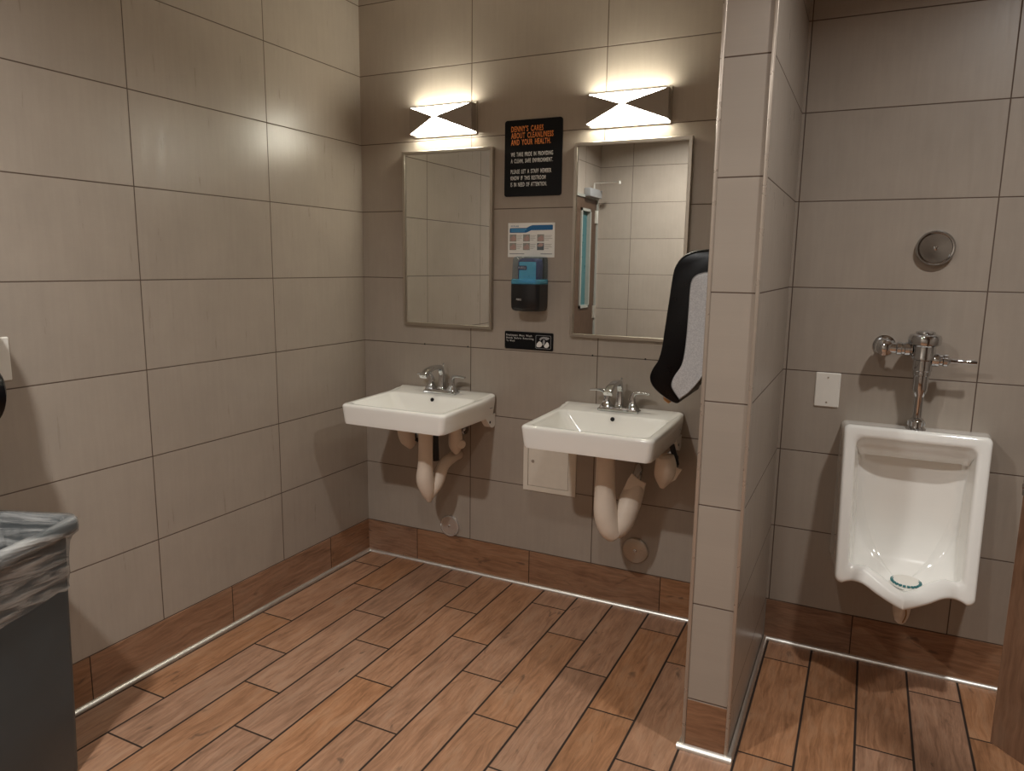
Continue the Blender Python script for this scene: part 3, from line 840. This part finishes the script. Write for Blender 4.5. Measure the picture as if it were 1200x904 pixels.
# profile measured in the plane y = -0.60: outer shell outline (x from the wall, z)
outer = [(-.001, .482), (-.045, .480), (-.092, .474), (-.124, .460), (-.145, .436), (-.155, .404), (-.163, .330), (-.172, .245), (-.180, .170), (-.190, .128), (-.2085, .096), (-.2145, .070), (-.205, .045), (-.180, .022), (-.150, .004), (-.130, -.004), (-.118, -.002), (-.112, .012)]
inner = [(-.001, .414), (-.056, .409), (-.084, .398), (-.096, .372), (-.098, .300), (-.100, .220), (-.104, .160), (-.112, .118), (-.132, .084), (-.140, .058), (-.134, .040), (-.112, .012)]
white_r = [(-.112, .012), (-.086, .034), (-.058, .070), (-.035, .112), (-.020, .160), (-.008, .240), (-.001, .300)]
Wd = .31
def prof_poly(pts): return catmull(pts, 4)
op = prof_poly(outer); ip = prof_poly(inner)
bm = new()
def shell(poly, y, sc=1.0, c=(-.10, .24)):
    return [(c[0] + (a - c[0]) * (sc if a < -.002 else 1.0), y, c[1] + (b_ - c[1]) * sc) for a, b_ in poly]
bodyp = op + [(a, c) for a, c in prof_poly(white_r)[1:]]
R = [shell(bodyp, .002, .93), shell(bodyp, -.002, .965), shell(bodyp, .004, .99)]
R = [shell(bodyp, .0, .955), shell(bodyp, .003, .985), shell(bodyp, .009, 1.0), shell(bodyp, Wd-.009, 1.0), shell(bodyp, Wd-.003, .985), shell(bodyp, Wd, .955)]
loft(bm, R)
obj('cover', bm, MT['black'], td, angle=50)
wp = [(a, c) for a, c in ip] + [(a, c) for a, c in prof_poly(white_r)[1:]]
bm = new()
cw = (-.05, .23)
def wshell(y, sc): return [(cw[0] + (a - cw[0]) * (sc if a < -.002 else 1), y, cw[1] + (c - cw[1]) * sc) for a, c in wp]
loft(bm, [wshell(.001, 1.0), wshell(-.0025, .995), wshell(-.005, .975)])
obj('side_panel', bm, MT['speck'], td, angle=40)
bm = new(); loft(bm, [wshell(Wd-.001, 1.0), wshell(Wd+.0025, .995), wshell(Wd+.005, .975)])
obj('side_panel', bm, MT['speck'], td, angle=40)
# thin moulded line around the side panel and highlight edge of the shell
bm = new(); tube(bm, [(a, -.0035, c) for a, c in ip], .0012, 8)
obj('seam', bm, MT['ltrgrey'], td)
bm = new(); box(bm, (-.040, .02, .070), (0, Wd-.02, .30), .01)
obj('wall_bracket', bm, MT['nickel'], td, angle=40)
bm = new()
pt = [(-.182, .030), (-.176, -.006), (-.160, -.016), (-.142, .004), (-.150, .03)]
prism(bm, pt, lambda a, c: (a, .05, c), lambda a, c: (a, Wd-.05, c))
obj('paper_towel', bm, MT['brown_towel'], td, smooth=False)

# ---------------------------------------------------------------- urinal
ur = thing('urinal', 'white porcelain wall-hung urinal right of the partition', 'urinal', (2.380, 0, 0.30))
UZ = -0.30
def yfront(z):
    t = min(1, max(0, (.925 - z) / (.925 - .40)))
    return -(.135 + .142 * t ** 1.1)
def useg(a, c, n): return [(a[0] + (c[0]-a[0]) * k / n, a[1] + (c[1]-a[1]) * k / n) for k in range(n)]
def uarc(cx_, cz_, r, a0, a1, n=8): return [(cx_ + r*cos(radians(a0+(a1-a0)*k/n)), cz_ + r*sin(radians(a0+(a1-a0)*k/n))) for k in range(n)]
def outline(hwt, hwb, zt, zc, ztip, rt, rb, sc, scd, inner=False):
    """closed outline clockwise from top-left; half widths at top and bottom, scallop between corner and tip"""
    p = []
    p += useg((-hwt + rt, zt), (hwt - rt, zt), 18)
    p += uarc(hwt - rt, zt - rt, rt, 90, 0)
    p += useg((hwt, zt - rt), (hwb, zc + rb), 18)
    p += uarc(hwb - rb, zc + rb, rb, 0, -90)
    cur = [(hwb - rb, zc), (hwb - rb - .022, zc + scd * .6), (sc, zc + scd), (sc * .62, zc + scd * .45 + (ztip - zc) * .35), (sc * .25, ztip + .006), (0, ztip)]
    c1 = catmull(cur, 5)
    p += [(a, c) for a, c in c1[:-1]]
    p += [(-a, c) for a, c in c1[::-1][:-1]]
    p += uarc(-hwb + rb, zc + rb, rb, 270, 180)
    p += useg((-hwb, zc + rb), (-hwt, zt - rt), 18)
    p += uarc(-hwt + rt, zt - rt, rt, 180, 90)
    return p
def lipy(x, z, hw=.15):
    """front depth: follows the slanted shield, plus the pointed lip at the bottom"""
    t = max(0, 1 - abs(x) / hw); u = min(1, max(0, (.50 - z) / .08))
    return -.088 * (t ** .9) * u
Oo = outline(.220, .206, .922, .397, .378, .020, .022, .120, .016)
Ob = outline(.234, .234, .912, .330, .250, .020, .080, .120, .0)
On = outline(.178, .166, .880, .462, .428, .030, .016, .110, .004)
assert len(Oo) == len(Ob) == len(On)
NP = len(Oo)
R = []
R.append([(a, .001, c + UZ) for a, c in Ob])
def f3(a, c, dy=0.0, k=1.0): return (a, (yfront(c) + lipy(a, c)) * k + dy, c + UZ)
def inset(P, Q, t): return [(p[0] + (q[0]-p[0]) * t, p[1] + (q[1]-p[1]) * t) for p, q in zip(P, Q)]
for k in (.30, .60, .85):
    pk = inset(Ob, Oo, k ** .8)
    R.append([f3(a, c, 0, k) for a, c in pk])
R.append([f3(a, c, .012) for a, c in Oo])
for ang in (30, 60, 90):
    q = radians(ang); i = .012 * (1 - cos(q)) / .045
    R.append([f3(a, c, .012 * (1 - sin(q))) for a, c in inset(Oo, On, i)])
R.append([f3(a, c) for a, c in inset(Oo, On, .62)])
R.append([f3(a, c, .001) for a, c in inset(Oo, On, .84)])
R.append([f3(a, c, .007) for a, c in inset(Oo, On, .97)])
R.append([f3(a, c, .018) for a, c in On])
# interior
CS = Vector((.0, -.200, .407 + UZ))
def yback(x, zw):
    q = min(1, max(0, (.60 - zw) / .198))
    return -.205 + .155 * math.sqrt(max(0, 1 - q * q)) - .028 * min(1, abs(x) / .165) ** 4 * (1 - q)
last = R[-1]
def interior(i, t):
    a, c = On[i]
    p0 = Vector(R[11][i]) if False else Vector(last[i])
    top = min(1, max(0, (c - .425) / .16)); top = top * top * (3 - 2 * top)   # 0 on the lip, 1 on shields / top
    # wall ring: where the side meets the back of the cavity
    back = Vector((a * .93, max(yback(a * .93, c), p0.y * .9), (c - .012 if c > .85 else c) + UZ))
    lipb = Vector((a * .93, p0.y * .86, .415 + UZ))
    k1 = lipb.lerp(back, top)
    return p0, k1, top
TOPI = [min(1, max(0, (On[i][1] - .845) / .03)) for i in range(NP)]
# overhanging flush rim at the top: comes down the front, then steps back
ringA = []; ringB = []; ringC = []
for i in range(NP):
    p0, k1, top = interior(i, 0)
    w = TOPI[i]
    A = p0.lerp(k1, .35); Bp = p0.lerp(k1, .70); Cp = k1
    At = p0 + Vector((-p0.x * .02, .010, -.030)); Bt = p0 + Vector((-p0.x * .03, .022, -.062)); Ct = Vector((p0.x * .95, yback(p0.x * .95, .82), p0.z - .064))
    ringA.append(A.lerp(At, w)); ringB.append(Bp.lerp(Bt, w)); ringC.append(Cp.lerp(Ct, w))
R += [ringA, ringB, ringC]
for t in (.06, .14, .24, .35, .46, .57, .68, .78, .87, .94):
    rg = []
    for i in range(NP):
        k1 = Vector(ringC[i]); c = On[i][1]
        top = min(1, max(0, (c - .42) / .22)); top = top * top * (3 - 2 * top)
        ctl_t = Vector((k1.x * .80, -.045, .43 + UZ)); ctl_l = Vector((k1.x * .75, (k1.y + CS.y) / 2, .398 + UZ))
        ctl = ctl_l.lerp(ctl_t, top)
        p = k1 * (1-t)**2 + ctl * 2*t*(1-t) + CS * t*t
        yb = yback(p.x, p.z - UZ)
        yb = k1.y + (yb - yback(k1.x, k1.z - UZ)) if t < .5 else yb
        p.y = p.y + (yb - p.y) * top * (1 - t ** 6)
        rg.append(p)
    R.append(rg)
bm = new(); loft(bm, R)
obj('bowl', bm, MT['porc'], ur, angle=75)
# screen with teal teeth
bm = new(); zr = .4105 + UZ
lathe(bm, [(.048, -.004), (.048, 0), (.044, .002), (.030, .003), (0, .0035)], (.012, -.205, zr + .006), (0, -.12, 1), 32)
sc_ = obj('drain_screen', bm, MT['white'], ur)
bm = new()
for k in range(22):
    a = 2 * pi * k / 22
    cc = Vector((.012 + .043 * cos(a), -.205 + .043 * sin(a), zr + .0085 + .005 * sin(a) * .12))
    tv = Vector((-sin(a), cos(a), 0)) * .0042; rv = Vector((cos(a), sin(a), 0)) * .0045
    v = [bm.verts.new(cc + tv * s1 + rv * s2 + Vector((0, 0, h))) for h in (-.003, .0012) for s1, s2 in ((-1, -1), (1, -1), (1, 1), (-1, 1))]
    for f in ((0, 3, 2, 1), (4, 5, 6, 7), (0, 1, 5, 4), (1, 2, 6, 5), (2, 3, 7, 6), (3, 0, 4, 7)): bm.faces.new([v[q] for q in f])
obj('screen_teeth', bm, MT['teal'], sc_, smooth=False)
bm = new(); lathe(bm, [(.030, .055), (.029, .0), (.025, -.03), (.018, -.052), (.010, -.060), (0, -.061)], (.014, -.110, .285 + UZ), (0, 0, 1), 20)
tg = obj('drain_tail', bm, MT['guard'], ur)
bm = new(); tube(bm, catmull([(.024, -.1385, .300 + UZ), (.028, -.139, .270 + UZ), (.020, -.137, .240 + UZ)], 4), .0035, 8, flat=.6)
obj('stain_streak', bm, MT['foam'], tg)

# flush valve
fv = thing('flush_valve', 'chrome manual flush valve with a side lever above the urinal', 'flush valve', (2.380, -.088, .9205))
bm = new(); O = .916
lathe(bm, [(.031, 0), (.030, .003), (.026, .006), (.024, .012), (.024, .030), (.020, .036), (.0145, .040), (.0145, .112), (.0165, .116), (.0225, .136), (.0235, .140),
           (.0235, .184), (.0265, .186), (.0270, .196), (.0265, .199), (.030, .202), (.030, .236), (.037, .240), (.0375, .246), (.036, .250), (.036, .284), (.039, .288)], (0, 0, 0), (0, 0, 1), 40)
obj('body', bm, MT['chrome'], fv, angle=30)
bm = new(); lathe(bm, [(.038, .286), (.048, .290), (.050, .296), (.050, .312), (.046, .321), (.034, .325), (.030, .326), (.029, .332), (.020, .335), (0, .336)], (0, 0, 0), (0, 0, 1), 40)
obj('cap', bm, MT['chrome'], fv, angle=30)
bm = new(); rings = []
for z, r in ((.012, .024), (.012, .027), (.028, .027), (.028, .024)):
    rings.append([(r * cos(pi/3*k), r * sin(pi/3*k), z) for k in range(6)])
loft(bm, rings); obj('spud_nut', bm, MT['chrome'], fv, smooth=False)
bm = new(); zi = .272
lathe(bm, [(.019, .034), (.021, .040), (.024, .042), (.024, .056), (.020, .058), (.020, .066), (.023, .068), (.023, .080), (.018, .084), (.018, .118)], (0, 0, zi), (-1, 0, 0), 28)
obj('inlet_pipe', bm, MT['chrome'], fv, angle=30)
bm = new()
xs = -.118
lathe(bm, [(.036, -.001), (.036, .004), (.030, .010), (.020, .014), (.019, .044), (.028, .048), (.030, .056), (.030, .090), (.026, .100), (.016, .105), (.015, .112), (.008, .115), (0, .115)], (xs, .088, zi), (0, -1, 0), 36)
obj('stop_valve', bm, MT['chrome'], fv, angle=30)
bm = new(); zl = .240
lathe(bm, [(.020, .026), (.022, .034), (.022, .046), (.017, .049), (.017, .056), (.0205, .060), (.0205, .070), (.012, .076), (.0075, .080), (.0062, .088), (.0070, .120), (.0080, .148), (.0072, .154), (0, .156)], (0, 0, zl), (1, 0, -.01), 28)
obj('lever', bm, MT['chrome'], fv, angle=30)

# ---------------------------------------------------------------- waste bin with liner
A0 = Vector((.283, -1.672)); th = radians(20)
ax = Vector((cos(th), sin(th))); ay = Vector((-sin(th), cos(th)))
CW, CL = .272, .50
ctr = A0 - ax * (CW/2) - ay * (CL/2)
wb = thing('waste_bin', 'tall dark grey waste bin standing against the left wall', 'waste bin', (ctr.x, ctr.y, 0), rz=th)
def br(s, z, r=.035, wav=0.0, ph=0.0, n=8, dx=0):
    pts = rrect(0, 0, CW/2 * s[0] + dx, CL/2 * s[1] + dx, r, n)
    out = []
    for i, (a, c) in enumerate(pts):
        out.append((a, c, z))
    return out
bm = new()
loft(bm, [br((.80, .88), 0), br((.82, .90), .006), br((.86, .925), .25), br((.90, .95), .55), br((.935, .967), .716),
          br((.94, .97), .717, dx=.008), br((1.0, 1.0), .716, dx=.009), br((1.0, 1.0), .720, dx=.012), br((1.0, 1.0), .746, dx=.012), br((.99, .995), .753, dx=.008), br((.95, .97), .753), br((.93, .96), .745), br((.90, .94), .55), br((.80, .86), .02)])
obj('bin_body', bm, MT['tubgrey'], wb, angle=40)
# liner: draped over the rim, wrinkled skirt outside, loose inside
def lring(dx, z, amp, seed, r=.04, zamp=0.0):
    pts = rrect(0, 0, CW/2 + dx, CL/2 + dx, r, 8)
    out = []; m = len(pts)
    P = []
    for i in range(m):
        a, c = pts[i], pts[(i+1) % m]
        L = math.hypot(c[0]-a[0], c[1]-a[1]); k = 18 if L > .1 else 2
        for q in range(k): P.append((a[0]+(c[0]-a[0])*q/k, a[1]+(c[1]-a[1])*q/k))
    mm = len(P)
    for i, (a, c) in enumerate(P):
        w = sum(math.sin(i * f + seed * g) * h for f, g, h in ((.31, 1.3, .5), (.83, 2.1, .35), (1.9, .7, .25)))
        zz = z + zamp * sum(math.sin(i * f + seed * g) * h for f, g, h in ((.12, 1.1, .7), (.37, 2.7, .3)))
        k = 1 + amp * w / max(.05, math.hypot(a, c))
        out.append((a * k, c * k, zz))
    return out
bm = new()
R = [lring(-.010, .560, .004, 9, zamp=.010), lring(-.0115, .575, .005, 4), lring(-.006, .600, .004, 1), lring(-.0045, .630, .0035, 2), lring(-.004, .660, .004, 3.1), lring(-.002, .690, .003, 4), lring(.004, .706, .003, 5),
     lring(.0145, .716, .0015, 5), lring(.016, .730, .001, 5.3), lring(.0155, .748, .001, 5.5), lring(.010, .757, .001, 6, zamp=.001), lring(-.005, .758, .001, 6.5, zamp=.002), lring(-.012, .752, .002, 7), lring(-.019, .725, .006, 7.4), lring(-.026, .66, .010, 8), lring(-.034, .55, .013, 8.4), lring(-.045, .42, .013, 9)]
loft(bm, R, cap0=False, cap1=False)
obj('bin_liner', bm, MT['bag'], wb, angle=60)

# black rounded dispenser cut by the left edge
bd = thing('wall_dispenser', 'black rounded fixture at the left edge of the photo, below the white wall plate', 'dispenser', (0, -1.917, 1.017))
bm = new()
P = [(.0, .0), (.10, -.01), (.17, .02), (.205, .07), (.20, .12), (.175, .16), (.165, .30), (.14, .36), (.08, .385), (0, .39)]
pp = catmull(P, 4)
loft(bm, [[(a * .93, -.15, c * .96 + .008) for a, c in pp], [(a, -.14, c) for a, c in pp], [(a, .14, c) for a, c in pp], [(a * .93, .15, c * .96 + .008) for a, c in pp]])
obj('cover', bm, MT['black'], bd, angle=50)
bm = new(); box(bm, (0, -.13, .05), (.12, .13, .36), .01); obj('back_plate', bm, MT['blackm'], bd)

# ---------------------------------------------------------------- stall door at the right edge
sdv = Vector((.67, -.74, 0)).normalized()
st = thing('stall_door', 'brown laminate stall door standing ajar at the right edge of the photo', 'stall door', (2.562, -.872, .30), rz=math.atan2(sdv.y, sdv.x))
bm = new(); box(bm, (0, 0, 0), (.60, .026, 1.50), .0015, 1)
obj('panel', bm, MT['laminate'], st, angle=30)
bm = new(); box(bm, (.004, -.010, .64), (.05, -.0005, .70), .003); lathe(bm, [(.008, 0), (.008, .014), (.012, .018), (.010, .022), (0, .023)], (.03, -.010, .67), (0, -1, 0), 16)
obj('latch', bm, MT['chrome'], st, angle=40)
bm = new(); box(bm, (.56, .026, -.30), (.66, .052, 1.80), .002, 1)
obj('pilaster', bm, MT['laminate'], st, angle=30)
for z in (.15, 1.3):
    bm = new(); box(bm, (.54, -.006, z), (.62, .0, z + .06), .002); tube(bm, [(.600, -.004, z), (.600, -.004, z + .06)], .006, 12)
    obj('hinge', bm, MT['chrome'], st, angle=40)

# ---------------------------------------------------------------- entrance door seen in the mirror
b = new()
box(b, (-.10, DY0, 0), (.012, DY0+.022, DZ)); box(b, (-.10, DY1-.022, 0), (.012, DY1, DZ)); box(b, (-.10, DY0, DZ-.022), (.012, DY1, DZ))
fr = struct('trim_9', b, MT['doorframe'], smooth=False)
d0, d1 = DY0 + .024, DY1 - .024
b = new()
lz0, lz1, ly0, ly1 = 1.10, 1.93, d0 + .145, d0 + .375
box(b, (-.045, d0, .01), (0, ly0, DZ-.026)); box(b, (-.045, ly1, .01), (0, d1, DZ-.026)); box(b, (-.045, ly0, .01), (0, ly1, lz0)); box(b, (-.045, ly0, lz1), (0, ly1, DZ-.026))
dr = struct('door_1', b, MT['doorwood'], smooth=False)
b = new(); w = .022
box(b, (-.05, ly0, lz0), (.012, ly0+w, lz1)); box(b, (-.05, ly1-w, lz0), (.012, ly1, lz1)); box(b, (-.05, ly0, lz0), (.012, ly1, lz0+w)); box(b, (-.05, ly0, lz1-w), (.012, ly1, lz1))
obj('glazing_frame', b, MT['doorframe'], dr, smooth=False)
b = new(); box(b, (-.03, ly0+w, lz0+w), (-.022, ly1-w, lz1-w)); obj('pane', b, MT['pane'], dr, smooth=False)
for z in (1.00, 1.82, .25):
    b = new(); tube(b, [(.012, DY0+.024, z), (.012, DY0+.024, z+.11)], .009, 12); box(b, (.0, DY0+.026, z), (.004, DY0+.055, z+.11)); obj('hinge', b, MT['alu'], dr)
b = new(); lathe(b, [(.028, 0), (.026, .008), (.010, .012), (.010, .05)], (0, d1-.06, 1.0), (1, 0, 0), 20); box(b, (.04, d1-.17, .99), (.055, d1-.05, 1.01), .004); obj('door_handle', b, MT['alu'], dr)
b = new(); box(b, (0.0, d0+.03, 2.025), (.060, d0+.31, 2.095), .006, 3)
cl = obj('closer_body', b, MT['ltrgrey'], dr)
b = new(); tube(b, [(.035, d0+.16, 2.09), (.035, d0+.16, 2.145), (.235, d0+.10, 2.150)], .008, 10); lathe(b, [(.008, -.014), (.014, -.012), (.014, .012), (.008, .014)], (.235, d0+.10, 2.150), (0, 0, 1), 16)
obj('closer_arm', b, MT['alu'], cl)

# ---------------------------------------------------------------- ceiling lights
def downlight(x, y, energy, label, r=.055):
    root = thing('ceiling_light', label, 'ceiling light', (x, y, ZC), group='round ceiling lights')
    bm = new(); lathe(bm, [(.095, 0), (.095, .004), (.088, .009), (.070, .010), (.066, .003), (.066, 0)], (0, 0, 0), (0, 0, -1), 40)
    obj('trim_ring', bm, MT['white'], root, angle=40)
    bm = new(); lathe(bm, [(.065, 0), (.065, .003), (.05, .008), (0, .012)], (0, 0, 0), (0, 0, -1), 32)
    obj('lens', bm, MT['bulb'], root)
    L = bpy.data.lights.new('lamp', 'AREA'); L.shape = 'DISK'; L.energy = energy; L.size = r * 2; L.spread = radians(150)
    L.color = (1.0, .985, .955)
    lo = bpy.data.objects.new('lamp', L); lo.location = (0, 0, -.03); link(lo, root)
LIGHTS = [(.88, -2.62, 31, 'round ceiling light nearest the entrance door'), (1.84, -2.42, 7, 'round ceiling light in front of the partition'), (2.74, -1.20, 15, 'round ceiling light in front of the urinal')]
for x, y, e, l in LIGHTS: downlight(x, y, e, l)

# ---------------------------------------------------------------- world, camera, view
wd = bpy.data.worlds.new('world'); SC.world = wd; wd.use_nodes = True
wd.node_tree.nodes['Background'].inputs[0].default_value = (.02, .02, .02, 1)
wd.node_tree.nodes['Background'].inputs[1].default_value = .3

F, YAW, PITCH, ROLL = 851.0, -0.4534, -0.1646, 0.0135
cyw, syw, cp, sp_ = cos(YAW), sin(YAW), cos(PITCH), sin(PITCH)
fw = Vector((syw*cp, cyw*cp, sp_)); rt = Vector((cyw, -syw, 0)); up = rt.cross(fw)
r2 = rt * cos(ROLL) + up * sin(ROLL); u2 = up * cos(ROLL) - rt * sin(ROLL)
cd = bpy.data.cameras.new('camera'); cd.sensor_width = 36; cd.lens = F / 1200 * 36; cd.clip_start = .01
cam = bpy.data.objects.new('camera', cd); link(cam)
m = Matrix((r2, u2, -fw)).transposed().to_4x4(); m.translation = Vector((2.2017, -2.869, 1.4544))
cam.matrix_world = m
SC.camera = cam
SC.view_settings.view_transform = 'Standard'
SC.view_settings.look = 'None'
SC.view_settings.gamma = 1.0
SC.view_settings.exposure = 0.16
SC.view_settings.use_curve_mapping = False
SC.cycles.max_bounces = 10
SC.cycles.diffuse_bounces = 5
SC.cycles.sample_clamp_indirect = 6
